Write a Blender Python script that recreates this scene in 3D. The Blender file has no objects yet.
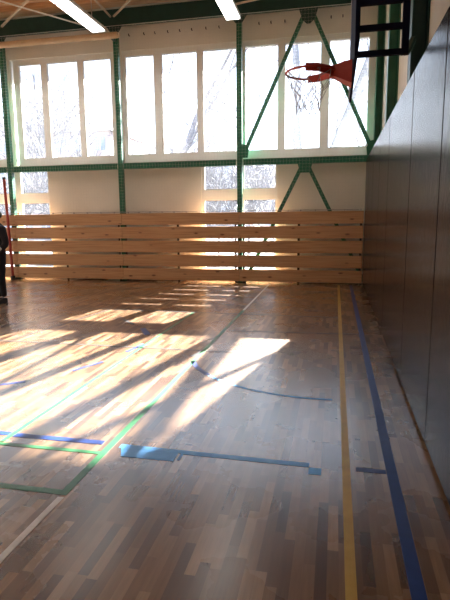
import bpy, bmesh, math, random
from mathutils import Vector, Matrix
from math import sin, cos, pi, radians
random.seed(7)
SC = bpy.context.scene
COL = SC.collection

# ------------------------------------------------------------ materials
def new_mat(name):
    m = bpy.data.materials.new(name); m.use_nodes = True
    nt = m.node_tree; b = nt.nodes['Principled BSDF']
    return m, nt, b
def N(nt, kind, **kw):
    n = nt.nodes.new(kind)
    for k, v in kw.items():
        if k.startswith('i_'): n.inputs[k[2:].replace('_', ' ')].default_value = v
        else: setattr(n, k, v)
    return n
def coords(nt, scale=(1, 1, 1), rot=(0, 0, 0)):
    tc = N(nt, 'ShaderNodeTexCoord'); mp = N(nt, 'ShaderNodeMapping')
    mp.inputs['Scale'].default_value = scale; mp.inputs['Rotation'].default_value = rot
    nt.links.new(tc.outputs['Object'], mp.inputs['Vector']); return mp.outputs['Vector']
def ramp(nt, fac, stops):
    r = N(nt, 'ShaderNodeValToRGB'); e = r.color_ramp.elements
    e[0].position, e[0].color = stops[0][0], (*stops[0][1], 1)
    e[1].position, e[1].color = stops[1][0], (*stops[1][1], 1)
    for p, c in stops[2:]:
        x = e.new(p); x.color = (*c, 1)
    nt.links.new(fac, r.inputs['Fac']); return r.outputs['Color']
def noisy(name, c1, c2, rough=.5, scale=6, stretch=(1, 1, 1), metal=0, bump=0, bscale=40, spec=.5, coat=0):
    m, nt, b = new_mat(name)
    v = coords(nt, stretch)
    n = N(nt, 'ShaderNodeTexNoise'); n.inputs['Scale'].default_value = scale; n.inputs['Detail'].default_value = 4
    nt.links.new(v, n.inputs['Vector'])
    nt.links.new(ramp(nt, n.outputs['Fac'], [(.3, c1), (.7, c2)]), b.inputs['Base Color'])
    b.inputs['Roughness'].default_value = rough; b.inputs['Metallic'].default_value = metal
    b.inputs['Specular IOR Level'].default_value = spec
    b.inputs['Coat Weight'].default_value = coat
    if bump:
        n2 = N(nt, 'ShaderNodeTexNoise'); n2.inputs['Scale'].default_value = bscale; n2.inputs['Detail'].default_value = 3
        nt.links.new(v, n2.inputs['Vector'])
        bp = N(nt, 'ShaderNodeBump'); bp.inputs['Strength'].default_value = bump; bp.inputs['Distance'].default_value = .01
        nt.links.new(n2.outputs['Fac'], bp.inputs['Height']); nt.links.new(bp.outputs['Normal'], b.inputs['Normal'])
    return m
def mth(nt, op, a, b=None, c=None):
    n = N(nt, 'ShaderNodeMath', operation=op)
    for i, v in enumerate((a, b, c)):
        if v is None: continue
        if isinstance(v, (int, float)): n.inputs[i].default_value = v
        else: nt.links.new(v, n.inputs[i])
    return n.outputs[0]

def parquet():
    m, nt, b = new_mat('oak_parquet')
    tc = N(nt, 'ShaderNodeTexCoord'); sp = N(nt, 'ShaderNodeSeparateXYZ')
    nt.links.new(tc.outputs['Object'], sp.inputs[0])
    X, Y = sp.outputs[0], sp.outputs[1]
    W, L = .053, .40
    u = mth(nt, 'DIVIDE', X, W); row = mth(nt, 'FLOOR', u); fu = mth(nt, 'FRACT', u)
    wn = N(nt, 'ShaderNodeTexWhiteNoise', noise_dimensions='1D'); nt.links.new(row, wn.inputs['W'])
    v = mth(nt, 'ADD', mth(nt, 'DIVIDE', Y, L), mth(nt, 'MULTIPLY', wn.outputs['Value'], 7.3))
    cell = mth(nt, 'FLOOR', v); fv = mth(nt, 'FRACT', v)
    cb = N(nt, 'ShaderNodeCombineXYZ'); nt.links.new(row, cb.inputs[0]); nt.links.new(cell, cb.inputs[1])
    w2 = N(nt, 'ShaderNodeTexWhiteNoise', noise_dimensions='2D'); nt.links.new(cb.outputs[0], w2.inputs['Vector'])
    col = ramp(nt, w2.outputs['Value'], [(0, (.052, .022, .010)), (.14, (.086, .041, .018)), (.45, (.155, .083, .038)), (.8, (.215, .122, .061)), (1, (.29, .18, .098))])
    # grain
    gv = N(nt, 'ShaderNodeCombineXYZ')
    nt.links.new(mth(nt, 'ADD', mth(nt, 'MULTIPLY', X, 60), mth(nt, 'MULTIPLY', w2.outputs['Value'], 50)), gv.inputs[0])
    nt.links.new(mth(nt, 'MULTIPLY', Y, 5), gv.inputs[1])
    gn = N(nt, 'ShaderNodeTexNoise'); gn.inputs['Scale'].default_value = 1; gn.inputs['Detail'].default_value = 5
    nt.links.new(gv.outputs[0], gn.inputs['Vector'])
    g = ramp(nt, gn.outputs['Fac'], [(.3, (.84, .83, .82)), (.65, (1.06, 1.06, 1.06))])
    mx = N(nt, 'ShaderNodeMix', data_type='RGBA', blend_type='MULTIPLY'); mx.inputs['Factor'].default_value = 1
    nt.links.new(col, mx.inputs[6]); nt.links.new(g, mx.inputs[7])
    # joints
    e1 = mth(nt, 'LESS_THAN', fu, .022); e2 = mth(nt, 'LESS_THAN', fv, .005)
    e = mth(nt, 'MAXIMUM', e1, e2)
    m2 = N(nt, 'ShaderNodeMix', data_type='RGBA'); nt.links.new(mth(nt, 'MULTIPLY', e, .4), m2.inputs['Factor'])
    nt.links.new(mx.outputs[2], m2.inputs[6]); m2.inputs[7].default_value = (.08, .045, .025, 1)
    nt.links.new(m2.outputs[2], b.inputs['Base Color'])
    # worn varnish
    wn2 = N(nt, 'ShaderNodeTexNoise'); wn2.inputs['Scale'].default_value = 1.7; wn2.inputs['Detail'].default_value = 5
    nt.links.new(tc.outputs['Object'], wn2.inputs['Vector'])
    rr = N(nt, 'ShaderNodeMapRange'); rr.inputs['To Min'].default_value = .25; rr.inputs['To Max'].default_value = .30
    nt.links.new(wn2.outputs['Fac'], rr.inputs['Value']); nt.links.new(rr.outputs[0], b.inputs['Roughness'])
    b.inputs['Specular IOR Level'].default_value = .25
    b.inputs['Coat Weight'].default_value = 1; b.inputs['Coat IOR'].default_value = 1.62; b.inputs['Coat Roughness'].default_value = .24
    return m

def pine(name, c1, c2, c3, rough=.45, knots=True, axis='X'):
    m, nt, b = new_mat(name)
    st = {'X': (.6, 14, 14), 'Y': (14, .6, 14)}[axis]
    v = coords(nt, st)
    n = N(nt, 'ShaderNodeTexNoise'); n.inputs['Scale'].default_value = 2.2; n.inputs['Detail'].default_value = 6
    nt.links.new(v, n.inputs['Vector'])
    col = ramp(nt, n.outputs['Fac'], [(.28, c1), (.5, c2), (.75, c3)])
    if knots:
        v2 = coords(nt, (2.2, 5, 5.5))
        vo = N(nt, 'ShaderNodeTexVoronoi'); vo.inputs['Scale'].default_value = 1.0
        nt.links.new(v2, vo.inputs['Vector'])
        k = ramp(nt, vo.outputs['Distance'], [(.06, (1, 1, 1)), (.16, (0, 0, 0))])
        mx = N(nt, 'ShaderNodeMix', data_type='RGBA')
        nt.links.new(k, mx.inputs['Factor']); nt.links.new(col, mx.inputs[6]); mx.inputs[7].default_value = (.16, .06, .03, 1)
        col = mx.outputs[2]
    nt.links.new(col, b.inputs['Base Color']); b.inputs['Roughness'].default_value = rough
    return m

def pad_vinyl():
    m, nt, b = new_mat('pad_vinyl')
    b.inputs['Base Color'].default_value = (.012, .007, .0065, 1)
    v = coords(nt, (1, 1, 1))
    n1 = N(nt, 'ShaderNodeTexNoise'); n1.inputs['Scale'].default_value = 9; n1.inputs['Detail'].default_value = 4
    nt.links.new(v, n1.inputs['Vector'])
    v2 = coords(nt, (1, 14, 2))
    n2 = N(nt, 'ShaderNodeTexNoise'); n2.inputs['Scale'].default_value = 3; n2.inputs['Detail'].default_value = 3
    nt.links.new(v2, n2.inputs['Vector'])
    s = mth(nt, 'ADD', mth(nt, 'MULTIPLY', n1.outputs['Fac'], .5), mth(nt, 'MULTIPLY', n2.outputs['Fac'], .5))
    bp = N(nt, 'ShaderNodeBump'); bp.inputs['Strength'].default_value = .35; bp.inputs['Distance'].default_value = .012
    nt.links.new(s, bp.inputs['Height']); nt.links.new(bp.outputs['Normal'], b.inputs['Normal'])
    b.inputs['Roughness'].default_value = .22
    b.inputs['Specular IOR Level'].default_value = .07
    return m

def glass():
    m = bpy.data.materials.new('window_glass'); m.use_nodes = True; nt = m.node_tree
    for n in list(nt.nodes): nt.nodes.remove(n)
    out = N(nt, 'ShaderNodeOutputMaterial')
    tr = N(nt, 'ShaderNodeBsdfTransparent'); tr.inputs['Color'].default_value = (.96, .97, .98, 1)
    gl = N(nt, 'ShaderNodeBsdfGlossy'); gl.inputs['Roughness'].default_value = .02
    tl = N(nt, 'ShaderNodeBsdfTranslucent'); tl.inputs['Color'].default_value = (.9, .93, 1, 1)
    lw = N(nt, 'ShaderNodeFresnel'); lw.inputs['IOR'].default_value = 1.25
    m1 = N(nt, 'ShaderNodeMixShader'); m2 = N(nt, 'ShaderNodeMixShader')
    m1.inputs[0].default_value = GLARE_HAZE
    nt.links.new(tr.outputs[0], m1.inputs[1]); nt.links.new(tl.outputs[0], m1.inputs[2])
    nt.links.new(lw.outputs[0], m2.inputs[0]); nt.links.new(m1.outputs[0], m2.inputs[1]); nt.links.new(gl.outputs[0], m2.inputs[2])
    nt.links.new(m2.outputs[0], out.inputs[0])
    return m
def emis(name, c, s):
    m, nt, b = new_mat(name)
    b.inputs['Base Color'].default_value = (.9, .9, .9, 1)
    b.inputs['Emission Color'].default_value = (*c, 1); b.inputs['Emission Strength'].default_value = s
    return m

# ---- look constants
GLARE_HAZE = .008  # translucent share of the panes, stands in for whitish glare haze
SKY = 2.5
SUN = 74.0
EXPOSURE = 0.54

M = dict(
    floor=parquet(),
    wall=noisy('cream_plaster', (.72, .70, .63), (.77, .75, .68), .8, 3, bump=.05),
    wallp=noisy('cream_panel', (.76, .74, .67), (.81, .79, .72), .7, 2),
    white=noisy('white_window_frame', (.82, .83, .80), (.87, .88, .85), .4, 4),
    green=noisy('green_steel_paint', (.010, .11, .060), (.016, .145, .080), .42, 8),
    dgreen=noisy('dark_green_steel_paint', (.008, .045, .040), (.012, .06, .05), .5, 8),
    pine=pine('varnished_pine', (.42, .215, .10), (.54, .31, .16), (.61, .375, .205), .38),
    ceil=pine('ceiling_timber', (.56, .36, .20), (.70, .47, .28), (.78, .56, .36), .6, False),
    joist=pine('joist_timber', (.44, .25, .12), (.58, .35, .19), (.66, .43, .25), .6, False),
    pad=pad_vinyl(),
    lining=noisy('lining_board', (.18, .12, .08), (.24, .16, .11), .7, 5),
    navy=noisy('navy_steel_paint', (.005, .005, .018), (.009, .009, .026), .8, 8, spec=.08),
    edge=noisy('backboard_edge_glare', (.55, .56, .62), (.65, .66, .72), .5, 8),  # pale tone standing in for window glare
    red=noisy('red_rim_paint', (.42, .035, .020), (.50, .05, .03), .45, 12),
    polered=noisy('faded_red_pole_paint', (.30, .03, .022), (.38, .05, .035), .5, 12),
    cord=noisy('white_cord', (.60, .60, .58), (.75, .75, .72), .8, 30),
    rimcord=noisy('grey_net_cord', (.30, .28, .30), (.45, .42, .44), .8, 30),
    dark=noisy('dark_iron', (.03, .028, .026), (.05, .045, .04), .6, 20),
    beige=noisy('beige_steel_paint', (.50, .40, .29), (.58, .47, .35), .5, 10),
    roll=noisy('beige_roller_cloth', (.55, .40, .25), (.64, .48, .32), .7, 4, (1, 1, 1), bump=.3, bscale=9),
    alu=noisy('galvanised_pipe', (.55, .54, .52), (.68, .67, .65), .35, 12, metal=.4),
    lamp=emis('lamp_tube_glow', (1, .98, .95), 4.5),
    lampbody=noisy('white_lamp_housing', (.55, .55, .53), (.65, .65, .63), .5, 8),
    gtape=noisy('green_floor_paint', (.018, .125, .045), (.026, .155, .06), .35, 14),
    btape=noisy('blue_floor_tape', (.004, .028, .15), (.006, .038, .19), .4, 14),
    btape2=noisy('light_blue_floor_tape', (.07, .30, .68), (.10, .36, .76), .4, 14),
    ytape=noisy('yellow_floor_paint', (.38, .24, .025), (.48, .31, .045), .4, 10),
    wtape=noisy('white_floor_paint', (.55, .53, .50), (.68, .66, .62), .4, 14),
    ktape=noisy('black_floor_paint', (.025, .03, .035), (.05, .05, .05), .4, 14),
    bark=noisy('grey_bark', (.13, .135, .16), (.21, .22, .26), .9, 5),
    birch=noisy('pale_birch_bark', (.15, .17, .21), (.24, .26, .31), .9, 3, (1, 1, 4)),
    ground=noisy('dark_asphalt_ground', (.045, .045, .047), (.07, .07, .072), .9, .4),
    bwall1=noisy('pinkish_render', (.62, .50, .46), (.68, .55, .50), .9, .5),
    bwall2=noisy('grey_render', (.55, .57, .62), (.62, .64, .68), .9, .5),
    bwin=noisy('building_window_pale', (.28, .33, .42), (.36, .41, .50), .3, 1),
    broof=noisy('building_roof', (.25, .22, .22), (.32, .28, .27), .8, 1),
    skin=noisy('skin', (.48, .27, .19), (.55, .32, .23), .5, 10),
    cloth=noisy('black_tracksuit', (.006, .006, .012), (.012, .012, .020), .9, 12, bump=.3, bscale=14),
    hair=noisy('dark_hair', (.02, .013, .010), (.035, .022, .016), .6, 30),
    shoe=noisy('dark_shoe', (.015, .015, .018), (.03, .03, .035), .5, 20),
    trim=noisy('pale_blue_jacket_band', (.45, .55, .65), (.55, .65, .75), .7, 20),
)
M['glass'] = glass()

# ------------------------------------------------------------ mesh builder
class MB:
    def __init__(s): s.bm = bmesh.new()
    def box(s, x0, x1, y0, y1, z0, z1):
        v = [s.bm.verts.new(p) for p in ((x0,y0,z0),(x1,y0,z0),(x1,y1,z0),(x0,y1,z0),(x0,y0,z1),(x1,y0,z1),(x1,y1,z1),(x0,y1,z1))]
        for f in ((3,2,1,0),(4,5,6,7),(0,1,5,4),(1,2,6,5),(2,3,7,6),(3,0,4,7)): s.bm.faces.new([v[i] for i in f])
        return s
    def bar(s, a, b, w, h, up=(0, 0, 1)):
        a, b = Vector(a), Vector(b); d = (b - a).normalized(); up = Vector(up)
        if abs(d.dot(up)) > .99: up = Vector((0, 1, 0))
        r = d.cross(up).normalized(); u = r.cross(d)
        q = []
        for p in (a, b):
            for i, j in ((-1,-1),(1,-1),(1,1),(-1,1)): q.append(s.bm.verts.new(p + r*(w/2*i) + u*(h/2*j)))
        for f in ((3,2,1,0),(4,5,6,7),(0,1,5,4),(1,2,6,5),(2,3,7,6),(3,0,4,7)): s.bm.faces.new([q[i] for i in f])
        return s
    def tube(s, pts, rad, n=8, closed=False, cap=True):
        pts = [Vector(p) for p in pts]; k = len(pts)
        if not isinstance(rad, (list, tuple)): rad = [rad]*k
        rings = []; pr = None
        for i, p in enumerate(pts):
            a = pts[i-1] if (i > 0 or closed) else p
            b = pts[(i+1) % k] if (i < k-1 or closed) else p
            d = (b - a).normalized()
            if pr is None:
                t = Vector((0,0,1)) if abs(d.z) < .9 else Vector((1,0,0)); r = d.cross(t).normalized()
            else:
                r = (pr - d*pr.dot(d))
                r = r.normalized() if r.length > 1e-6 else d.orthogonal().normalized()
            pr = r; u = d.cross(r)
            rings.append([s.bm.verts.new(p + (r*cos(2*pi*j/n) + u*sin(2*pi*j/n))*rad[i]) for j in range(n)])
        for i in range(k if closed else k-1):
            A, B = rings[i], rings[(i+1) % k]
            for j in range(n):
                s.bm.faces.new((A[j], A[(j+1) % n], B[(j+1) % n], B[j]))
        if cap and not closed and n > 2:
            s.bm.faces.new(rings[0][::-1]); s.bm.faces.new(rings[-1])
        return s
    def poly(s, pts, z0, z1):
        lo = [s.bm.verts.new((x, y, z0)) for x, y in pts]; hi = [s.bm.verts.new((x, y, z1)) for x, y in pts]
        s.bm.faces.new(lo[::-1]); s.bm.faces.new(hi); n = len(pts)
        for i in range(n): s.bm.faces.new((lo[i], lo[(i+1) % n], hi[(i+1) % n], hi[i]))
        return s
    def build(s, name, mat, parent=None, bevel=0, smooth=False, loc=None, seg=2):
        bmesh.ops.recalc_face_normals(s.bm, faces=s.bm.faces)
        if bevel: bmesh.ops.bevel(s.bm, geom=list(s.bm.edges), offset=bevel, segments=seg, affect='EDGES', profile=.5)
        if loc is None and parent is None and len(s.bm.verts):
            xs = [v.co for v in s.bm.verts]
            loc = (sum(c.x for c in xs)/len(xs), sum(c.y for c in xs)/len(xs), min(c.z for c in xs))
        base = Vector(loc) if loc is not None else Vector((0,0,0))
        if parent is not None: base = parent.location.copy() if parent.parent is None else parent.parent.location.copy()
        for v in s.bm.verts: v.co -= base
        me = bpy.data.meshes.new(name); s.bm.to_mesh(me); s.bm.free()
        if smooth:
            for p in me.polygons: p.use_smooth = True
        me.materials.append(mat)
        o = bpy.data.objects.new(name, me); COL.objects.link(o)
        if parent is None: o.location = base
        else: o.parent = parent
        return o
def tag(o, label=None, cat=None, group=None, kind=None):
    if label: o['label'] = label
    if cat: o['category'] = cat
    if group: o['group'] = group
    if kind: o['kind'] = kind
    return o
def thing(name, label, cat, loc, group=None):
    o = bpy.data.objects.new(name, None); COL.objects.link(o); o.location = loc; o.empty_display_size = .2
    return tag(o, label, cat, group)
def struct(o): o['kind'] = 'structure'; return o
def add(o, parent_root):  # nothing; helper kept for clarity
    return o

# ------------------------------------------------------------ geometry constants (metres)
PX = [-11.48, -8.46, -5.33, -2.28]        # back wall posts
XR = .96                                   # right wall face
XP = .645                                  # face of the wall pads
XL = -14.6
YB = 12.62                                 # back wall inner face
YF = -7.0
ZC = 6.72
PY = 12.33                                 # front face of the steel posts

# ------------------------------------------------------------ room shell
struct(MB().box(XL-.2, XR+.3, YF-.2, YB+.02, -.2, 0).build('floor', M['floor'], loc=(0, 0, 0)))
struct(MB().box(XL-.2, XR+.3, YF-.2, YB+.3, ZC, ZC+.12).build('ceiling', M['ceil'], loc=(0, 0, ZC)))
struct(MB().box(XL-.2, XL, YF, YB, 0, ZC).build('wall_left', M['wall']))
struct(MB().box(XL, XR, YF-.2, YF, 0, ZC).build('wall_front', M['wall']))
struct(MB().box(XR, XR+.25, YF, YB+.2, 0, ZC).build('wall_right', M['wall']))
# roof eave outside
struct(MB().box(XL-1, XR+1.5, YB+.25, YB+2.05, 6.16, 6.34).build('trim_1', M['broof']))

ZW0, ZW1 = 3.02, 5.70        # upper window opening
LW = [(-8.44, -.97, .93), (-2.28, -.97, .90)]   # low window units: centre x, left and right extents
wb = MB()
wb.box(XL, XR, YB, YB+.2, ZW1, ZC)
lowx = []
for c in (-14.54, -8.44, -2.33):
    lowx.append((max(XL, c-.97), c+.93))
x = XL
for a, b in lowx:
    if a > x: wb.box(x, a, YB, YB+.2, 0, ZW0)
    x = b
wb.box(x, XR, YB, YB+.2, 0, ZW0)
for a, b in lowx: wb.box(a, b, YB, YB+.2, 0, .22); wb.box(a, b, YB, YB+.2, 2.93, ZW0)
# narrow piers behind the posts
for p in PX: wb.box(p-.03, p+.03, YB+.0, YB+.2, ZW0, ZW1)
wb.box(XL, XL+.12, YB, YB+.2, ZW0, ZW1); wb.box(.84, XR, YB, YB+.2, ZW0, ZW1)
struct(wb.build('wall_back', M['wallp'], loc=(0, YB, 0)))

wn = [0]
def window(x0, x1, z0, z1, panes, zp0, zp1, sill=True, bars=()):
    """white frame with openings; panes = list of (x0,x1) glass extents"""
    wn[0] += 1
    root = bpy.data.objects.new('window_%d' % wn[0], None); COL.objects.link(root); root.location = ((x0+x1)/2, YB+.06, z0)
    struct(root)
    f = MB(); y0, y1 = YB+.03, YB+.13
    f.box(x0, x1, y0, y1, z0, zp0); f.box(x0, x1, y0, y1, zp1, z1)
    xs = [x0] + [v for p in panes for v in p] + [x1]
    for i in range(0, len(xs), 2):
        if xs[i+1]-xs[i] > .005: f.box(xs[i], xs[i+1], y0, y1, zp0, zp1)
    for (a, b) in bars: 
        for p in panes: f.box(p[0], p[1], y0, y1, a, b)
    fr = f.build('window_frame', M['white'], root)
    for p in panes:
        segs = []; z = zp0
        for a, b in sorted(bars): segs.append((z, a)); z = b
        segs.append((z, zp1))
        for a, b in segs:
            MB().box(p[0]-.01, p[1]+.01, YB+.075, YB+.081, a-.01, b+.01).build('pane', M['glass'], root)
            # slim casement bead round each pane
            g = MB(); w = .012
            g.box(p[0], p[0]+w, YB+.05, YB+.12, a, b); g.box(p[1]-w, p[1], YB+.05, YB+.12, a, b)
            g.box(p[0]+w, p[1]-w, YB+.05, YB+.12, a, a+w); g.box(p[0]+w, p[1]-w, YB+.05, YB+.12, b-w, b)
            g.build('casement', M['white'], root)
    if sill: MB().box(x0+.02, x1-.02, YB-.06, YB+.03, z0-.03, z0+.02).build('window_sill', M['white'], root, bevel=.006)
    return root
G1 = [(-2.20, -1.40), (-1.25, -.41), (-.23, .66)]
window(-2.25, .84, ZW0, ZW1, G1, 3.20, 5.59)
window(-5.30, -2.31, ZW0, ZW1, [(-5.23, -4.48), (-4.28, -3.38), (-3.24, -2.40)], 3.20, 5.58)
window(-8.35, -5.36, ZW0, ZW1, [(-8.20, -7.56), (-7.39, -6.53), (-6.38, -5.62)], 3.20, 5.57)
window(-11.40, -8.41, ZW0, ZW1, [(-11.3, -10.55), (-10.38, -9.56), (-9.4, -8.58)], 3.20, 5.57)
window(-14.45, -11.46, ZW0, ZW1, [(-14.3, -13.6), (-13.4, -12.6), (-12.42, -11.6)], 3.20, 5.57)
for a, b in lowx[1:]:
    c = -8.44 if a < -5 else -2.30
    window(a, b, .22, 2.93, [(a+.06, c-.09), (c+.06, b-.04)], .30, 2.87, False, bars=((1.10, 1.16), (2.04, 2.29)))

# timber lining behind the pads, ceiling joists
struct(MB().box(.715, .775, YF+.05, 12.28, 0, 2.83).build('trim_2', M['lining']))
k = 3
yy = 11.98
while yy > 7.5:
    struct(MB().box(XL+.02, XR-.02, yy-.035, yy+.035, ZC-.13, ZC).build('trim_%d' % k, M['joist'])); k += 1
    yy -= .42

# ------------------------------------------------------------ steel frame on the back wall
names = {-11.48: 'dark green steel post on window wall beyond the left picture edge, next after the red pole post',
         -8.46: 'dark green steel post at far left of window wall, just right of the thin red pole',
         -5.33: 'dark green steel post on window wall between left and middle window bays, under end of beige roller',
         -2.28: 'dark green steel post on window wall between the middle bay and the braced bay'}
def ibeam_post(p, x0, y0, y1, z1, label, w=.118, flangex=False):
    r = thing('steel_column', label, 'steel column', (p, (y0+y1)/2, 0), 'green steel columns of the hall')
    m = MB()
    if not flangex:
        m.box(p-w/2, p+w/2, y0, y1, 0, z1)
    else:
        yc = (y0+y1)/2
        m.box(p, p+.014, y0, y1, 0, z1); m.box(x0-.014, x0, y0, y1, 0, z1); m.box(p+.014, x0-.014, yc-.008, yc+.008, 0, z1)
    m.build('shaft', M['green'], r)
    return r
for p in PX:
    r = ibeam_post(p, 0, PY, PY+.12, 6.2, names[p])
    MB().box(p-.13, p+.13, PY, PY+.15, 0, .018).build('base_plate', M['dark'], r)
    g = MB(); g.poly([(p-.22, 6.02), (p+.22, 6.02), (p+.22, 6.2), (p-.22, 6.2)], 0, 1); g.bm.free()
    g = MB()
    # haunch plate under the top beam
    vs = [(p-.22, 6.2), (p-.08, 6.0), (p+.08, 6.0), (p+.22, 6.2)]
    a = [g.bm.verts.new((x, PY-.012, z)) for x, z in vs]; b = [g.bm.verts.new((x, PY, z)) for x, z in vs]
    g.bm.faces.new(a); g.bm.faces.new(b[::-1])
    for i in range(4): g.bm.faces.new((a[i], a[(i+1) % 4], b[(i+1) % 4], b[i]))
    g.build('haunch_plate', M['dgreen'], r)
# right wall columns
rc = [(12.33, 12.60, .80, 6.2, 'green steel column in the far right corner beside the braced window bay'),
      (9.34, 9.56, .79, ZC, 'green steel column on the right wall, second from the corner, above the pads'),
      (6.36, 6.60, .775, ZC, 'broad dark green steel column on right wall carrying the hoop brackets'),
      (3.34, 3.58, .775, ZC, 'green steel column on the right wall nearest the camera, above the pads')]
for y0, y1, x0, z1, lab in rc:
    r = thing('steel_column', lab, 'steel column', ((x0+XR)/2, (y0+y1)/2, 0), 'green steel columns of the hall')
    m = MB(); yc = (y0+y1)/2
    m.box(x0, x0+.014, y0, y1, 0, z1).box(XR-.016, XR-.002, y0, y1, 0, z1).box(x0+.014, XR-.016, yc-.008, yc+.008, 0, z1)
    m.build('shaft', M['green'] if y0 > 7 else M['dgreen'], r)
    MB().box(x0+.004, XR-.004, y0-.02, y1+.02, 0, .015).build('base_plate', M['dark'], r)

def beam(x0, x1, z0, z1, y0, y1, label, mat):
    m = MB(); t = .014
    m.box(x0, x1, y0, y1, z0, z0+t).box(x0, x1, y0, y1, z1-t, z1).box(x0, x1, y0+.02, y0+.034, z0+t, z1-t)
    o = m.build('steel_beam', mat); return tag(o, label, 'steel beam', 'green steel beams across the window wall')
segx = [(-14.58, -11.52), (-11.38, -8.55), (-8.37, -5.42), (-5.24, -2.37), (-2.19, .80)]
bl = ['beyond the left picture edge', 'at the left picture edge, left of the red pole', 'in the left window bay', 'in the middle window bay', 'in the braced bay at right']
for (a, b), t in zip(segx, bl):
    beam(a, b, 2.83, 2.97, PY, PY+.15, 'green horizontal steel beam under the tall windows ' + t, M['green'])
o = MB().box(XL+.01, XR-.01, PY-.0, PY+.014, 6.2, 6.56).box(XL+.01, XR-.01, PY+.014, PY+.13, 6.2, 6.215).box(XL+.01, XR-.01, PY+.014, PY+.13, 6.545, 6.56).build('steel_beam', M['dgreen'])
tag(o, 'deep dark green steel beam running along the top of window wall under ceiling', 'steel beam')

def brace(a, b, label, w=.085):
    o = MB().bar(a, b, w, .06, up=(0, 1, 0)).build('diagonal_brace', M['green'])
    return tag(o, label, 'steel brace', 'green diagonal braces in the right bay')
yb = PY+.045
brace((-.76, yb, 6.16), (-2.17, yb, 3.10), 'long green diagonal brace from top beam down to the post, left arm of upper V')
brace((-.64, yb, 6.16), (.76, yb, 3.10), 'long green diagonal brace falling to the far right corner, passing behind the hoop')
brace((-.79, yb, 2.80), (-2.17, yb, .03), 'lower green diagonal brace running down left behind the timber boards')
brace((-.67, yb, 2.80), (.71, yb, .03), 'lower green diagonal brace running down right behind the timber boards')
def gusset(pts, label, mat='green'):
    g = MB(); y0, y1 = PY-.002, PY+.012
    a = [g.bm.verts.new((x, y0, z)) for x, z in pts]; b = [g.bm.verts.new((x, y1, z)) for x, z in pts]; n = len(pts)
    g.bm.faces.new(a); g.bm.faces.new(b[::-1])
    for i in range(n): g.bm.faces.new((a[i], a[(i+1) % n], b[(i+1) % n], b[i]))
    return tag(g.build('gusset_plate', M[mat]), label, 'steel plate', 'gusset plates of the diagonal braces')
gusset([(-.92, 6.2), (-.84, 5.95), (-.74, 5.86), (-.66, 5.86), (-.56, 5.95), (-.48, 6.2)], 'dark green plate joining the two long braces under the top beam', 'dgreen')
gusset([(-2.22, 3.0), (-2.08, 3.0), (-2.05, 3.18), (-2.13, 3.30), (-2.22, 3.32)], 'green plate where left long brace meets the post above the beam')
gusset([(.8, 2.97), (.66, 2.97), (.64, 3.14), (.72, 3.28), (.8, 3.30)], 'green plate in the far right corner where the right long brace ends')
gusset([(-.9, 2.83), (-.56, 2.83), (-.62, 2.62), (-.84, 2.62)], 'green plate joining the two lower braces under the middle beam')

# ------------------------------------------------------------ timber boards in front of the posts
ZB = [(.045, .335), (.395, .685), (.745, 1.035), (1.095, 1.385), (1.435, 1.725)]
def barrier(x0, x1, label, bx):
    r = thing('board_barrier', label, 'timber barrier', ((x0+x1)/2, 12.31, 0), 'slatted pine barriers along the window wall')
    for i, (a, b) in enumerate(ZB):
        MB().box(x0+.003, x1-.003, 12.285, 12.322, a, b).build('plank', M['pine'], r, bevel=.005)
    for q, w in bx:
        MB().box(q-w/2, q+w/2, 12.322, 12.3295, 0, 1.70).build('bracket', M['dark'], r)
    return r
barrier(-5.33, -2.28, 'slatted pine barrier of five boards under the middle window bay', [(-5.24, .05), (-3.85, .055), (-2.38, .05)])
barrier(-8.38, -5.33, 'slatted pine barrier of five boards under the left window bay, right of the red pole', [(-8.38, .05), (-6.93, .055), (-5.43, .05)])
barrier(-11.43, -8.38, 'slatted pine barrier of five boards left of red pole, behind the dark-clothed person', [(-11.34, .05), (-9.9, .055), (-8.48, .05)])
barrier(-2.28, .635, 'slatted pine barrier of five boards under the braced bay, ending at the dark pads', [(-2.18, .05), (-.85, .055), (.58, .05)])

# ------------------------------------------------------------ wall pads
pb = [-6.9, -5.4, -3.9, -2.3, -.76, .70, 2.13, 3.56, 4.97, 7.02, 8.45, 9.88, 11.2, 12.27]
pn = ['dark brown vinyl wall pad in the far corner touching the pine barrier',
      'dark brown vinyl wall pad, second from the far corner',
      'dark brown vinyl wall pad, third from the far corner',
      'dark brown vinyl wall pad, fourth from the far corner, just beyond the faint seam',
      'wide dark brown vinyl wall pad below the bracket column, fifth from the far corner',
      'dark brown vinyl wall pad, nearest one that shows a seam on both sides',
      'dark brown vinyl wall pad cut by the right edge of the picture',
      'dark brown vinyl wall pad beside the camera, first outside the picture']
def pad(y0, y1, label):
    g = MB(); g.box(XP, XP+.07, y0+.006, y1-.006, .03, 2.865)
    o = g.build('wall_pad', M['pad'], bevel=.012, seg=3)
    for p in o.data.polygons: p.use_smooth = False
    tag(o, label, 'wall pad', 'dark vinyl wall pads')
bs = list(zip(pb[:-1], pb[1:]))[::-1]
for i, (a, b) in enumerate(bs):
    if i < 8: pad(a, b, pn[i])

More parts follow.
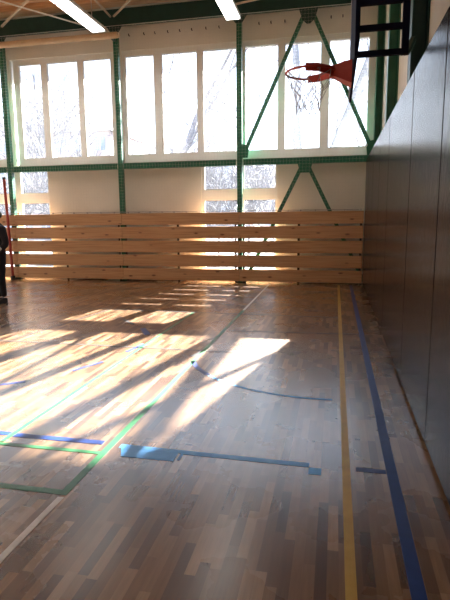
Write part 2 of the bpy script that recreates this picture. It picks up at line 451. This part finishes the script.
# ------------------------------------------------------------ court markings
def line(pts_or_box, mat, label, name='floor_line', z=.0025):
    if len(pts_or_box) == 4 and not isinstance(pts_or_box[0], tuple):
        a, b, c, d = pts_or_box; pts = [(a, c), (b, c), (b, d), (a, d)]
    else: pts = pts_or_box
    o = MB().poly(pts, 0.0005, z).build(name, M[mat])
    return tag(o, label, 'floor marking', 'painted and taped lines on the gym floor')
def strip(a, b, w, mat, label, z=.0025):
    a, b = Vector(a), Vector(b); d = (b-a).normalized(); n = Vector((-d.y, d.x))*w/2
    return line([tuple(a-n), tuple(b-n), tuple(b+n), tuple(a+n)], mat, label, z=z)
line((.353, .419, -3, 12.25), 'btape', 'long dark blue line running beside the padded wall to the far boards')
line((.080, .130, -3, 12.22), 'ytape', 'long yellow line running parallel just left of the dark blue one')
line((-1.556, -1.506, 2.505, 8.6), 'gtape', 'long green line from lower left corner towards the post, the right one of two')
line((-1.552, -1.512, 8.62, 12.2), 'wtape', 'faint white line continuing the long green line to the boards')
line((-1.545, -1.505, -3, 2.48), 'wtape', 'white line at lower left running towards the camera from the green corner')
line((-2.365, -2.325, 3.085, 8.25), 'gtape', 'thinner green line left of and parallel to the long green one')
line((-5.2, -1.558, 2.505, 2.555), 'gtape', 'nearest green cross line ending in the corner at lower left')
line((-5.2, -1.558, 3.03, 3.07), 'gtape', 'green cross line just in front of the blue tape, left of the long green line')
line((-6.2, -2.37, 3.19, 3.245), 'btape', 'blue cross tape left of the thinner green line')
line((-2.318, -1.60, 3.175, 3.235), 'btape', 'blue cross tape between the two green lengthwise lines')
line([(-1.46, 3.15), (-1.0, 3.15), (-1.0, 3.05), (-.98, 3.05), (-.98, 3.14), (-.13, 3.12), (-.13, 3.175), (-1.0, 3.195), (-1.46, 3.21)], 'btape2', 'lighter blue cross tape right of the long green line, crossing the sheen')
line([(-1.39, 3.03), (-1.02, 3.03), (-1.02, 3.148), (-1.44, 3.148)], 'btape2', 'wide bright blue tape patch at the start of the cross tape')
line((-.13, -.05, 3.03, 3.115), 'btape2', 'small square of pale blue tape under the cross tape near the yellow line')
line((.165, .350, 3.125, 3.175), 'btape', 'short dark blue tape between yellow line and dark blue line')
def arc(cx, cy, R, a0, a1, w, mat, label, n=26):
    P = [(cx+(R+w/2)*cos(a0+(a1-a0)*i/n), cy+(R+w/2)*sin(a0+(a1-a0)*i/n)) for i in range(n+1)]
    Q = [(cx+(R-w/2)*cos(a0+(a1-a0)*i/n), cy+(R-w/2)*sin(a0+(a1-a0)*i/n)) for i in range(n+1)]
    g = MB(); z0, z1 = .0005, .0025
    for i in range(n):
        q = [P[i], P[i+1], Q[i+1], Q[i]]
        lo = [g.bm.verts.new((x, y, z0)) for x, y in q]; hi = [g.bm.verts.new((x, y, z1)) for x, y in q]
        g.bm.faces.new(hi); g.bm.faces.new(lo[::-1])
        for j in range(4): g.bm.faces.new((lo[j], lo[(j+1) % 4], hi[(j+1) % 4], hi[j]))
    bmesh.ops.remove_doubles(g.bm, verts=g.bm.verts, dist=1e-5)
    return tag(g.build('floor_line', M[mat]), label, 'floor marking', 'painted and taped lines on the gym floor')
arc(-.10, 5.95, 1.55, radians(202), radians(222), .055, 'btape', 'short bold blue curved dash at the start of the arc, in the sunlight')
arc(-.10, 5.95, 1.55, radians(223), radians(274), .035, 'btape2', 'thin pale blue arc curving towards the yellow line')
strip((-4.6, 8.36), (.08, 8.22), .042, 'ktape', 'farthest thin black cross line near the boards')
strip((-1.45, 6.98), (.34, 7.06), .042, 'ktape', 'thin black cross line ending at the dark blue line')
strip((-7.0, 5.90), (-.95, 5.83), .036, 'ktape', 'long thin black cross line over the sun patches, nearest of the black ones')
strip((-4.22, 5.95), (-3.9, 8.3), .03, 'ktape', 'thin black lengthwise line at far left over the sun patches')
strip((-2.71, 4.78), (-2.54, 5.16), .04, 'btape', 'blue dash lying in the sun between green line and left edge, nearest of the slanted dashes')
strip((-3.30, 7.50), (-2.98, 7.16), .05, 'ktape', 'dark dash on the far patch of sunlight, farthest dash of all')
strip((-2.74, 6.92), (-2.52, 6.54), .085, 'btape', 'bold blue dash right on the bright sun patch, just left of the thin green line')
strip((-2.44, 5.62), (-2.38, 6.02), .05, 'btape', 'blue dash touching the far part of the thinner green line')
strip((-3.22, 4.20), (-2.99, 4.36), .045, 'btape', 'blue dash at the left picture edge in front of the sun patches')
strip((-1.60, 5.55), (-1.50, 6.05), .045, 'ktape', 'dark dash crossing the long green line beside the curved blue dash')

# ------------------------------------------------------------ basketball hoop on the right wall
hr = thing('basketball_hoop', 'basketball hoop seen side-on with red ring, hanging net and dark steel support', 'basketball hoop', (.125, 5.0, 2.8))
HY = 5.12
MB().box(.112, .136, 4.28, 5.92, 2.82, 3.90).build('backboard', M['navy'], hr, bevel=.003)
MB().box(.104, .112, 5.895, 5.925, 2.82, 3.90).build('edge_glare_strip', M['edge'], hr)  # thin pale strip imitating the window glare along the board's far edge
# frame behind the board
g = MB()
for y in (4.4, 5.1, 5.85): g.box(.136, .150, y-.02, y+.02, 2.95, 3.86)
for z in (2.97, 3.84): g.box(.136, .150, 4.4, 5.85, z-.02, z+.02)
g.build('board_frame', M['navy'], hr)
g = MB()
for z in (3.34, 3.60, 3.86):
    g.box(.18, .70, 6.06, 6.12, z-.028, z+.028)
g.box(.142, .19, 5.83, 6.12, 3.31, 3.37).box(.142, .19, 5.83, 6.12, 3.57, 3.63).box(.142, .19, 5.83, 6.12, 3.83, 3.89)
g.build('support_arm', M['navy'], hr)
MB().box(.645, .715, 6.05, 6.13, 3.31, 4.6).build('support_upright', M['navy'], hr)
for a_, b_ in (((.70, 6.12, 3.33), (.80, 6.37, 3.55)), ((.70, 6.12, 4.1), (.80, 6.37, 4.1)), ((.70, 6.12, 4.5), (.80, 6.37, 4.5))):
    MB().bar(a_, b_, .05, .05).build('wall_strut', M['dgreen'], hr)
g = MB()
for z in (3.87, 4.35): g.box(.16, .72, 4.28, 4.34, z-.028, z+.028)
g.box(.125, .165, 4.28, 4.34, 3.80, 4.40)
g.build('support_arm', M['navy'], hr)
MB().box(.66, .72, 4.28, 4.34, 3.80, 4.6).build('support_upright', M['navy'], hr)
for z in (3.87, 4.5): MB().bar((.70, 4.28, z), (.80, 3.56, z), .05, .05).build('wall_strut', M['dgreen'], hr)
# ring
cx, cz, R = -.265, 2.935, .228
ring = [(cx+R*cos(a), HY+R*sin(a), cz) for a in [2*pi*i/40 for i in range(40)]]
MB().tube(ring, .0105, 8, closed=True).build('ring', M['red'], hr, smooth=True)
# forked bracket: two flat cheeks gripping the ring and a body to the board
for sy in (1, -1):
    pts = [(-.30, sy*.236), (-.19, sy*.205), (-.11, sy*.115), (-.05, sy*.06)]
    g = MB()
    P = [(x, HY+y) for x, y in pts]; Q = [(x, HY+y-sy*.03) for x, y in pts]
    hh = [.034, .038, .040, .040]
    ringsv = [[g.bm.verts.new((*p, cz-h)), g.bm.verts.new((*p, cz+h*.8)), g.bm.verts.new((*q, cz+h*.8)), g.bm.verts.new((*q, cz-h))] for p, q, h in zip(P, Q, hh)]
    for A_, B_ in zip(ringsv[:-1], ringsv[1:]):
        for j in range(4): g.bm.faces.new((A_[j], A_[(j+1) % 4], B_[(j+1) % 4], B_[j]))
    g.bm.faces.new(ringsv[0][::-1]); g.bm.faces.new(ringsv[-1])
    g.build('ring_fork', M['red'], hr, bevel=.004)
g = MB(); n0 = [(-.09, .055, -.045, .035), (-.04, .06, -.06, .04), (.04, .085, -.10, .06), (.112, .10, -.135, .065)]
rings_ = []
for x_, w_, lo_, hi_ in n0:
    rings_.append([g.bm.verts.new((x_, HY+s*w_, cz+z_)) for s, z_ in ((1, lo_), (-1, lo_), (-1, hi_), (1, hi_))])
for A, B in zip(rings_[:-1], rings_[1:]):
    for j in range(4): g.bm.faces.new((A[j], A[(j+1) % 4], B[(j+1) % 4], B[j]))
g.bm.faces.new(rings_[0][::-1]); g.bm.faces.new(rings_[-1])
g.build('ring_mount', M['red'], hr)
# net of the hoop: diamond cords
g = MB(); nc = 10; lv = [(0, R), (.08, R*.85), (.15, R*.68), (.22, R*.56), (.28, R*.50), (.34, R*.50)]
def npnt(l, kx):
    z, r = lv[l]; a = 2*pi*(kx + .5*(l % 2))/nc + .12*sin(l*3+kx)
    return (cx-.004*l+r*cos(a), HY+r*sin(a), cz-.01-z - .012*sin(kx*2.1+l))
for l in range(len(lv)-1):
    for kx in range(nc):
        s = l % 2
        for dk in ((0, 1) if s else (0, -1)):
            g.tube([npnt(l, kx), npnt(l+1, kx+dk)], .0036, 4, cap=False)
g.build('hoop_net', M['rimcord'], hr)

# ------------------------------------------------------------ lamps
def lamp(x, y0, y1, z, label):
    r = thing('ceiling_lamp', label, 'ceiling lamp', (x, (y0+y1)/2, z), 'long fluorescent ceiling lamps')
    g = MB(); g.box(x-.15, x+.15, y0, y1, z+.012, z+.075); g.box(x-.15, x+.15, y1-.001, y1+.025, z-.02, z+.08); g.box(x-.15, x+.15, y0-.025, y0+.001, z-.02, z+.08)
    g.build('housing', M['lampbody'], r)
    n = 2; L = (y1-y0)/n
    for i in range(n):
        a, b = y0+i*L+.03, y0+(i+1)*L-.03
        MB().box(x-.135, x+.135, a, b, z-.03, z+.012).build('diffuser', M['lamp'], r, bevel=.008)
    MB().box(x+.04, x+.10, y1+.025, y1+.045, z+.0, z+.05).build('end_socket', M['dark'], r)
    g = MB()
    for y in (y0+.3, y1-.3): MB().tube([(x, y, z+.075), (x, y, ZC)], .008, 6).build('hanger', M['alu'], r)
    return r
lamp(-5.10, 7.9, 10.95, 5.60, 'glowing strip lamp over the left bay, upper left, long and slanting')
lamp(-2.14, 7.9, 10.95, 5.60, 'glowing strip lamp over middle post, short stub at the top edge')
off = 'strip lamp added for fill light, unseen overhead outside the picture'  # further strip lamps, added out of view as fill light
for x in (-2.14, -5.10, -8.15, -11.2):
    for y0, y1 in ((7.9, 10.95), (2.6, 5.65), (-3.0, .05)):
        if y0 > 7 and x > -6: continue
        lamp(x, y0, y1, 5.60, off)

# ------------------------------------------------------------ roof truss bars, rod, roller
def tbar(a, b, w, label, mat='beige', name='truss_bar', gr='beige roof truss bars'):
    o = MB().tube([a, b], w/2, 8).build(name, M[mat], smooth=True)
    return tag(o, label, 'roof bar', gr)
o = tbar((-7.5, 8.9, 6.0), (-5.42, 12.3, 6.02), .035, 'thin pale metal rod slanting from top left towards the roller end', 'white', 'bracing_rod', 'thin metal rods')
def ext(a, b, k): a, b = Vector(a), Vector(b); return tuple(a+(b-a)*k)
A = (-8.36, 12.32, 6.42); tbar(A, ext(A, (-6.5, 10.56, 6.2), 1.25), .06, 'beige roof bar rising from the far left post at top left corner')
A = (-5.42, 12.32, 6.40); tbar(A, ext(A, (-5.12, 10.89, 6.2), 1.3), .05, 'beige roof bar meeting the second post, its left arm beside the lamp')
A = (-5.33, 12.32, 6.40); tbar(A, ext(A, (-4.40, 11.07, 6.2), 1.3), .05, 'beige roof bar meeting the second post, its right arm')
A = (-2.35, 12.32, 6.40); tbar(A, ext(A, (-1.55, 11.6, 6.2), 1.6), .05, 'beige roof bar at the top edge right of the lamp stub')
r = thing('cloth_roller', 'long beige cloth roller hung before the window wall at upper left', 'roller', (-8.2, 12.06, 5.89))
g = MB(); g.tube([(-11.3, 12.06, 5.89), (-9.5, 12.06, 5.885), (-7.5, 12.06, 5.885), (-5.15, 12.06, 5.88)], .072, 16)
g.build('roll', M['roll'], r, smooth=False)
g = MB(); g.tube([(-5.15, 12.06, 5.88), (-5.10, 12.06, 5.88)], .055, 12); g.build('end_cap', M['beige'], r)
for p in PX:
    MB().box(p-.03, p+.03, 12.10, PY, 5.83, 5.87).build('wall_bracket', M['dgreen'], r) if p < -5 else None

# hooks along the wall above the windows
hk = [-5.07, -4.68, -4.40, -4.07, -3.77, -3.47, -3.12, -2.80, -1.85, -1.57, -1.25, -.21, .05]
for i, hx in enumerate(hk):
    g = MB().tube([(hx, YB, 6.03), (hx, YB-.05, 6.03), (hx, YB-.055, 6.065)], .013, 6)
    o = g.build('wall_hook', M['dark'])
    if i < 8: tag(o, 'small dark hook in the row on the cream wall above the middle windows', 'hook', 'hooks above the middle window bay')
    elif i < 11: tag(o, 'small dark hook on cream wall above the braced bay, between post and left long brace', 'hook', 'hooks left of the V brace')
    else: tag(o, 'small dark hook on cream wall above the braced bay, right of the V brace top', 'hook', 'hooks right of the V brace')

# red pole leaning by the far left post
r = thing('net_pole', 'thin red pole standing in front of the far left post', 'pole', (-8.50, 12.18, 0))
MB().tube([(-8.49, 12.18, .03), (-8.535, 12.18, 2.64)], .036, 12).build('shaft', M['polered'], r, smooth=False)
MB().tube([(-8.49, 12.18, 0), (-8.49, 12.18, .10)], .06, 14).build('foot_socket', M['dark'], r)
MB().tube([(-8.535, 12.18, 2.64), (-8.536, 12.18, 2.70)], .042, 12).build('cap', M['dark'], r)

# protective net in front of posts and windows
g = MB(); nx0, nx1, nz0, nz1, NY = -11.35, .62, 1.765, 6.16, 12.255
t = .0008; cell = .075
x = nx0
def thread(a, b, rad): g.bar(a, b, rad*2, rad*2)
while x < nx1:
    g.bar((x, NY, nz0), (x, NY, nz1), t*2, t*2); x += cell
z = nz0
while z < nz1:
    g.bar((nx0, NY, z), (nx1, NY, z), t*2, t*2); z += cell
r = thing('safety_net', 'fine pale protective net hung across the whole window wall above the boards', 'net', ((nx0+nx1)/2, NY, nz0))
g.build('mesh_cords', M['cord'], r)
g = MB(); pts = []; x = nx0; i = 0
while x <= nx1:
    pts.append((x, NY, nz0 - .012*abs(sin(i*1.2)))); x += .11; i += 1
g.tube(pts, .007, 6); g.build('bottom_rope', M['rimcord'], r)
g = MB().tube([(nx0, NY, nz1), (nx1, NY, nz1)], .006, 6); g.build('top_rope', M['cord'], r)
x = nx0 + .2
rr = random.Random(3)
while x < nx1:
    w = .012 + rr.random()*.008
    MB().box(x-w/2, x+w/2, NY-.012, NY+.028, nz0-.034, nz0+.004).build('tie', M['rimcord'], r); x += .27 + rr.random()*.12

# ------------------------------------------------------------ person at the left picture edge
def skin_body(name, verts, edges, radii, mat, parent, root=0, sub=2):
    me = bpy.data.meshes.new(name); me.from_pydata([Vector(v) for v in verts], edges, []); o = bpy.data.objects.new(name, me); COL.objects.link(o)
    o.parent = parent
    m = o.modifiers.new('skin', 'SKIN'); m.use_smooth_shade = True
    sv = me.skin_vertices[0].data if me.skin_vertices else None
    if sv is None:
        bpy.context.view_layer.objects.active = o; bpy.ops.object.mode_set(mode='EDIT'); bpy.ops.mesh.customdata_skin_add(); bpy.ops.object.mode_set(mode='OBJECT')
        sv = me.skin_vertices[0].data
    for i, rd in enumerate(radii):
        sv[i].radius = (rd, rd) if not isinstance(rd, tuple) else rd
        sv[i].use_root = (i == root)
    s = o.modifiers.new('sub', 'SUBSURF'); s.levels = sub; s.render_levels = sub
    me.materials.append(mat); return o
P0 = (-6.31, 8.66, 0)
pr = thing('person', 'person in a black tracksuit standing beside the red pole at left edge', 'person', P0)
pr.rotation_euler = (0, 0, radians(-25))
V = [(0,0,.95), (0,.0,1.12), (0,.01,1.30), (0,.02,1.43), (0,.01,1.52), (0,-.01,1.60),      # 0-5 pelvis..skull base
     (.09,0,.90), (.075,-.02,.50), (.055,.02,.11),                                             # right-hand leg 6-8
     (-.09,0,.90), (-.075,-.02,.50), (-.055,.02,.11),                                          # left leg 9-11
     (.17,.01,1.42), (.235,.04,1.13), (.20,-.17,1.00),                                        # arm 12-14 bent forward
     (-.17,.01,1.42), (-.235,.03,1.13), (-.21,-.14,.95)]
Eg = [(0,1),(1,2),(2,3),(3,4),(4,5),(0,6),(6,7),(7,8),(0,9),(9,10),(10,11),(3,12),(12,13),(13,14),(3,15),(15,16),(16,17)]
Rd = [(.155,.12),(.145,.105),(.165,.115),(.11,.08),.055,.05,(.095,.10),.072,.055,(.095,.10),.072,.055,.080,.070,.050,.080,.070,.050]
skin_body('body', V, Eg, Rd, M['cloth'], pr)
# head with face
def head():
    g = MB(); bm = g.bm
    bmesh.ops.create_uvsphere(bm, u_segments=28, v_segments=20, radius=1)
    for v in bm.verts:
        x, y, z = v.co
        w = .077*(1 - .20*max(0, -z)**1.5)
        v.co = Vector((x*w, y*.097*(1-.12*max(0, -z)), z*.118))
        X, Y, Z = v.co
        if Y < -.03:
            if abs(X) < .016 and -.035 < Z < .012: v.co.y -= .022*(1-abs(X)/.016)*(1-(Z+.012)**2/.0009*.4 if abs(Z+.012) < .03 else 0)
            if .012 < abs(X) < .045 and .003 < Z < .028: v.co.y += .008
            if abs(X) < .026 and -.072 < Z < -.055: v.co.y -= .005
    for v in bm.verts: v.co += Vector((0, -.015, 1.665))
    o = g.build('head', M['skin'], None, loc=(0, 0, 0)); o.parent = pr
    for p in o.data.polygons: p.use_smooth = True
    return o
head()
def local(mbuild, name, mat, smooth=True):
    o = mbuild.build(name, mat, None, loc=(0, 0, 0), smooth=smooth); o.parent = pr; return o
g = MB(); bmesh.ops.create_uvsphere(g.bm, u_segments=24, v_segments=16, radius=1)
for v in g.bm.verts:
    x, y, z = v.co; v.co = Vector((x*.086, y*.105, z*.115))
    if v.co.y < -.04 and v.co.z < .055: v.co.y = -.04 - (v.co.y+.04)*.0; 
    if v.co.z < -.05: v.co.z = -.05
for v in g.bm.verts: v.co += Vector((0, .008, 1.685))
local(g, 'hair', M['hair'])
for s in (-1, 1):
    g = MB(); bmesh.ops.create_uvsphere(g.bm, u_segments=10, v_segments=8, radius=1)
    for v in g.bm.verts: v.co = Vector((v.co.x*.008+s*.080, v.co.y*.018-.01, v.co.z*.030+1.66))
    local(g, 'ear', M['skin'])
    g = MB(); bmesh.ops.create_uvsphere(g.bm, u_segments=10, v_segments=8, radius=.010)
    for v in g.bm.verts: v.co += Vector((s*.030, -.098, 1.682))
    local(g, 'eye', M['dark'])
g = MB().bar((-.022, -.108, 1.604), (.022, -.108, 1.604), .008, .007); local(g, 'mouth', M['polered'], False)
# hands: palm and five fingers
def hand(wr, d, side, s):
    wr, d, side = Vector(wr), Vector(d).normalized(), Vector(side).normalized(); up = side.cross(d)
    vs = [wr, wr+d*.045, wr+d*.085]; es = [(0,1),(1,2)]; rd = [.024, (.036,.018), (.036,.016)]
    o = skin_body('hand', vs, es, rd, M['skin'], pr, 0, 2)
    for k, (off, L) in enumerate(((-.028,.068),(-.009,.078),(.010,.072),(.027,.056))):
        b = wr+d*.075+side*off
        vs = [b, b+d*L*.45+up*.004, b+d*L*.75+up*.018, b+d*L*.92+up*.036]
        f = skin_body('finger', vs, [(0,1),(1,2),(2,3)], [.0095,.009,.0085,.0075], M['skin'], o, 0, 1)
    b = wr+d*.03-side*.025*s
    skin_body('thumb', [b, b-side*.028*s+d*.025, b-side*.035*s+d*.055+up*.01], [(0,1),(1,2)], [.012,.011,.009], M['skin'], o, 0, 1)
hand((.195,-.19,.995), (-.25,-.9,-.1), (0,0,1), 1)
hand((-.21,-.16,.94), (.3,-.9,-.15), (0,0,1), 1)
for s in (-1, 1):
    g = MB()
    prof = [(-.19, .030, .035), (-.16, .042, .05), (-.08, .046, .075), (0, .040, .10), (.06, .036, .10), (.075, .026, .07)]
    R_ = []
    for y, w, h in prof: R_.append([g.bm.verts.new((s*.055+a*w*.9, y, z_)) for a, z_ in ((-1, .002), (1, .002), (.85, h), (-.85, h))])
    for A_, B_ in zip(R_[:-1], R_[1:]):
        for j in range(4): g.bm.faces.new((A_[j], A_[(j+1) % 4], B_[(j+1) % 4], B_[j]))
    g.bm.faces.new(R_[0][::-1]); g.bm.faces.new(R_[-1])
    o = g.build('shoe', M['shoe'], None, bevel=.006, loc=(0, 0, 0)); o.parent = pr
g = MB().tube([(.214, -.08, 1.075), (.208, -.125, 1.04)], [.060, .056], 14); o = local(g, 'sleeve_band', M['trim'])
o['label'] = 'pale band on the sleeve'

# ------------------------------------------------------------ outside
o = MB().box(-90, 60, YB+.4, 140, -.9, -.6).build('ground', M['ground']); o['kind'] = 'structure'
def building(x0, x1, y, h, wall, floors, cols, label):
    r = thing('apartment_building', label, 'building', ((x0+x1)/2, y+5, -.6))
    MB().box(x0, x1, y, y+11, -.6, h).build('wall', M[wall], r)
    g = MB(); a = [g.bm.verts.new(p) for p in ((x0-.4, y-.4, h), (x1+.4, y-.4, h), (x1+.4, y+11.4, h), (x0-.4, y+11.4, h), (x0+1, y+5.5, h+2.6), (x1-1, y+5.5, h+2.6))]
    for f in ((0,1,5,4), (1,2,5), (2,3,4,5), (3,0,4), (3,2,1,0)): g.bm.faces.new([a[i] for i in f])
    g.build('roof', M['broof'], r)
    fh = (h+.6)/floors; cw = (x1-x0)/cols
    for i in range(floors):
        for j in range(cols):
            cx_, cz_ = x0+(j+.5)*cw, -.6+(i+.55)*fh
            f = MB().box(cx_-cw*.26, cx_+cw*.26, y-.06, y, cz_-fh*.26, cz_+fh*.26).build('window', M['bwin'], r)
            f2 = MB().box(cx_-.05, cx_+.05, y-.10, y-.06, cz_-fh*.26, cz_+fh*.26)
            o2 = f2.build('mullion', M['white'], r)
building(-50, -28, 62, 12.5, 'bwall1', 4, 8, 'pinkish apartment building far outside behind the left windows')
building(-26, -13, 66, 9.5, 'bwall2', 3, 5, 'low grey building far outside seen through the middle windows')
building(-10, 6, 70, 6.0, 'bwall1', 2, 6, 'low pinkish building far outside behind the braced bay')

def grow(g, p, d, L, r, depth, rnd, spread, n, up=.12, rmin=.006):
    segs = 3; pts = [p]; rad = [r]; q = Vector(p); dd = Vector(d).normalized()
    for i in range(segs):
        dd = (dd + Vector((rnd.uniform(-1, 1), rnd.uniform(-1, 1), rnd.uniform(-.6, 1)))*.10 + Vector((0, 0, up*.3))).normalized()
        q = q + dd*(L/segs); pts.append(q.copy()); rad.append(max(rmin, r*(1-.38*(i+1)/segs)))
    g.tube(pts, rad, 6 if r > .05 else 3, cap=False)
    if depth == 0: return
    for k_ in range(n):
        i = rnd.choice((1, 2, 3, 3)); base = pts[i]
        a = rnd.uniform(0, 2*pi); s = spread*rnd.uniform(.6, 1.2)
        o_ = dd.orthogonal().normalized(); o2 = dd.cross(o_)
        nd = (dd + (o_*cos(a)+o2*sin(a))*s).normalized(); nd.z += up; nd.normalize()
        grow(g, base, nd, L*rnd.uniform(.6, .82), max(rmin, rad[i]*.62), depth-1, rnd, spread, n, up, rmin)
def tree(x, y, h, r, lean, seed, mat, label, depth=3, n=3, name='bare_tree', group=None, spread=.75, rmin=.017, up=.12):
    rnd = random.Random(seed); g = MB()
    d = Vector((lean, 0, 1)).normalized()
    grow(g, Vector((x, y, -.6)), d, h, r, depth, rnd, spread, n, up, rmin)
    o = g.build(name, M[mat], loc=(x, y, -.6), smooth=True)
    return tag(o, label, 'tree' if name == 'bare_tree' else 'shrub', group)
g = MB()
tp = [(-1.50, 22, -.6), (-1.56, 22, 2.0), (-1.60, 22, 4.34), (-1.70, 22, 5.6), (-1.64, 22, 7.0), (-1.76, 22, 8.5), (-1.70, 22, 10.5)]
g.tube(tp, [.24, .21, .19, .18, .16, .14, .08], 10, cap=False)
rt = random.Random(4)
for i in (2, 3, 3, 4, 4, 5, 5, 6, 6):
    grow(g, Vector(tp[i]), (rt.uniform(-.9, .9), rt.uniform(-.5, .5), .9), rt.uniform(1.2, 2.0), .035, 2, rt, .8, 3, .12, .010)
tag(g.build('bare_tree', M['birch'], loc=(-1.5, 22, -.6), smooth=True), 'upright tree trunk outside, seen through the hoop net', 'tree')
g = MB()
tp = [(-1.3, 15.2, -.6), (-.75, 15.2, 1.4), (-.05, 15.2, 3.53), (.42, 15.2, 4.75), (.80, 15.2, 5.8), (1.35, 15.2, 7.2), (2.0, 15.2, 8.6)]
g.tube(tp, [.19, .17, .155, .135, .115, .085, .04], 8, cap=False)
rt = random.Random(12)
for i in (2, 3, 3, 4, 4, 5, 5, 6):
    grow(g, Vector(tp[i]), (rt.uniform(-.6, .9), rt.uniform(-.5, .5), 1), rt.uniform(.9, 1.5), .028, 2, rt, .8, 3, .12, .008)
tag(g.build('bare_tree', M['birch'], loc=(-1.3, 15.2, -.6), smooth=True), 'tree leaning right outside behind the right-hand window near the corner', 'tree')
tree(-8.6, 22, 7.5, .17, .55, 21, 'bark', 'bare tree outside leaning right behind the middle window bay')
tree(-13.5, 24, 3.6, .15, -.08, 31, 'bark', 'bare branching tree outside behind the left window bay', depth=4, n=4, rmin=.024)
tree(-17.0, 25, 3.8, .15, .05, 41, 'bark', 'bare tree outside behind the leftmost visible window panes', depth=4, n=4, rmin=.024)
tree(-5.0, 30, 3.6, .10, .05, 51, 'bark', 'bushy bare tree outside beside the second-from-right post', depth=5, n=3)
tree(-11.0, 34, 4.2, .10, .0, 61, 'bark', 'distant bare tree outside between left and middle bays', depth=4)
tree(2.2, 26, 4.6, .12, -.1, 71, 'bark', 'bare tree outside at the far right window edge')
sx = [-21, -18.6, -16.2, -14.3, -12.2, -10.3, -8.3, -6.6, -5.0, -3.2, -1.4, .4]
for i, x in enumerate(sx):
    tree(x, 25+ (i*37 % 5), (2.3, 1.7, 2.0)[i % 3], .05, .05*((i % 3)-1), 100+i, 'bark', 'bare twiggy shrub outside in the hedge seen through the lower window panes', depth=4, n=5, name='bare_shrub', group='shrubs of the hedge outside', spread=1.0, rmin=.024)

# ------------------------------------------------------------ light
w = bpy.data.worlds.new('World'); SC.world = w; w.use_nodes = True; nt = w.node_tree
bg = nt.nodes['Background']
tc = N(nt, 'ShaderNodeTexCoord'); sp = N(nt, 'ShaderNodeSeparateXYZ'); nt.links.new(tc.outputs['Generated'], sp.inputs[0])
c = ramp(nt, sp.outputs[2], [(0.0, (.84, .91, 1.0)), (.5, (.62, .76, 1.0))])
nt.links.new(c, bg.inputs['Color']); bg.inputs['Strength'].default_value = SKY
sd = bpy.data.lights.new('sun', 'SUN'); sd.energy = SUN; sd.angle = radians(.6); sd.color = (1.0, .94, .86)
# sampling portals in the window openings (emit nothing)
for x0, x1, z0, z1 in [(-2.25, .84, 3.15, 5.62), (-5.3, -2.31, 3.15, 5.62), (-8.35, -5.36, 3.15, 5.62), (-11.4, -8.41, 3.15, 5.62), (-14.45, -11.46, 3.15, 5.62), (-9.41, -7.51, .28, 2.9), (-3.3, -1.4, .28, 2.9)]:
    al = bpy.data.lights.new('window_portal', 'AREA'); al.shape = 'RECTANGLE'; al.size = x1-x0; al.size_y = z1-z0; al.cycles.is_portal = True
    ao = bpy.data.objects.new('window_portal', al); COL.objects.link(ao); ao.location = ((x0+x1)/2, YB+.22, (z0+z1)/2); ao.rotation_euler = (radians(-90), 0, 0)
so = bpy.data.objects.new('sun', sd); COL.objects.link(so)
so.rotation_euler = Vector((-.195, -1, -1/1.9)).to_track_quat('-Z', 'Y').to_euler()
so.location = (5, 30, 18)

# ------------------------------------------------------------ camera
f, yaw, pit, rol = 509.2, .2128, .1605, .0094
right = Vector((cos(yaw), sin(yaw), 0)); fw = Vector((-sin(yaw)*cos(pit), cos(yaw)*cos(pit), -sin(pit)))
up = right.cross(fw)
cxv = right*cos(rol) - up*sin(rol); cyv = right*sin(rol) + up*cos(rol)
cam = bpy.data.cameras.new('camera'); co = bpy.data.objects.new('camera', cam); COL.objects.link(co)
Rm = Matrix((cxv, cyv, -fw)).transposed().to_4x4()
co.matrix_world = Matrix.Translation((0, 0, 1.6)) @ Rm
cam.sensor_fit = 'VERTICAL'; cam.sensor_height = 36; cam.lens = f/600*36; cam.clip_end = 400
SC.camera = co
SC.view_settings.view_transform = 'Standard'; SC.view_settings.look = 'None'
SC.view_settings.gamma = 1; SC.view_settings.use_curve_mapping = False
SC.view_settings.exposure = EXPOSURE
SC.cycles.use_denoising = True
SC.cycles.denoiser = 'OPENIMAGEDENOISE'; SC.cycles.denoising_input_passes = 'RGB_ALBEDO_NORMAL'; SC.cycles.use_adaptive_sampling = False
SC.cycles.max_bounces = 10; SC.cycles.diffuse_bounces = 6; SC.cycles.transparent_max_bounces = 12
SC.cycles.sample_clamp_indirect = 5; SC.cycles.caustics_reflective = False; SC.cycles.caustics_refractive = False; SC.cycles.blur_glossy = .6
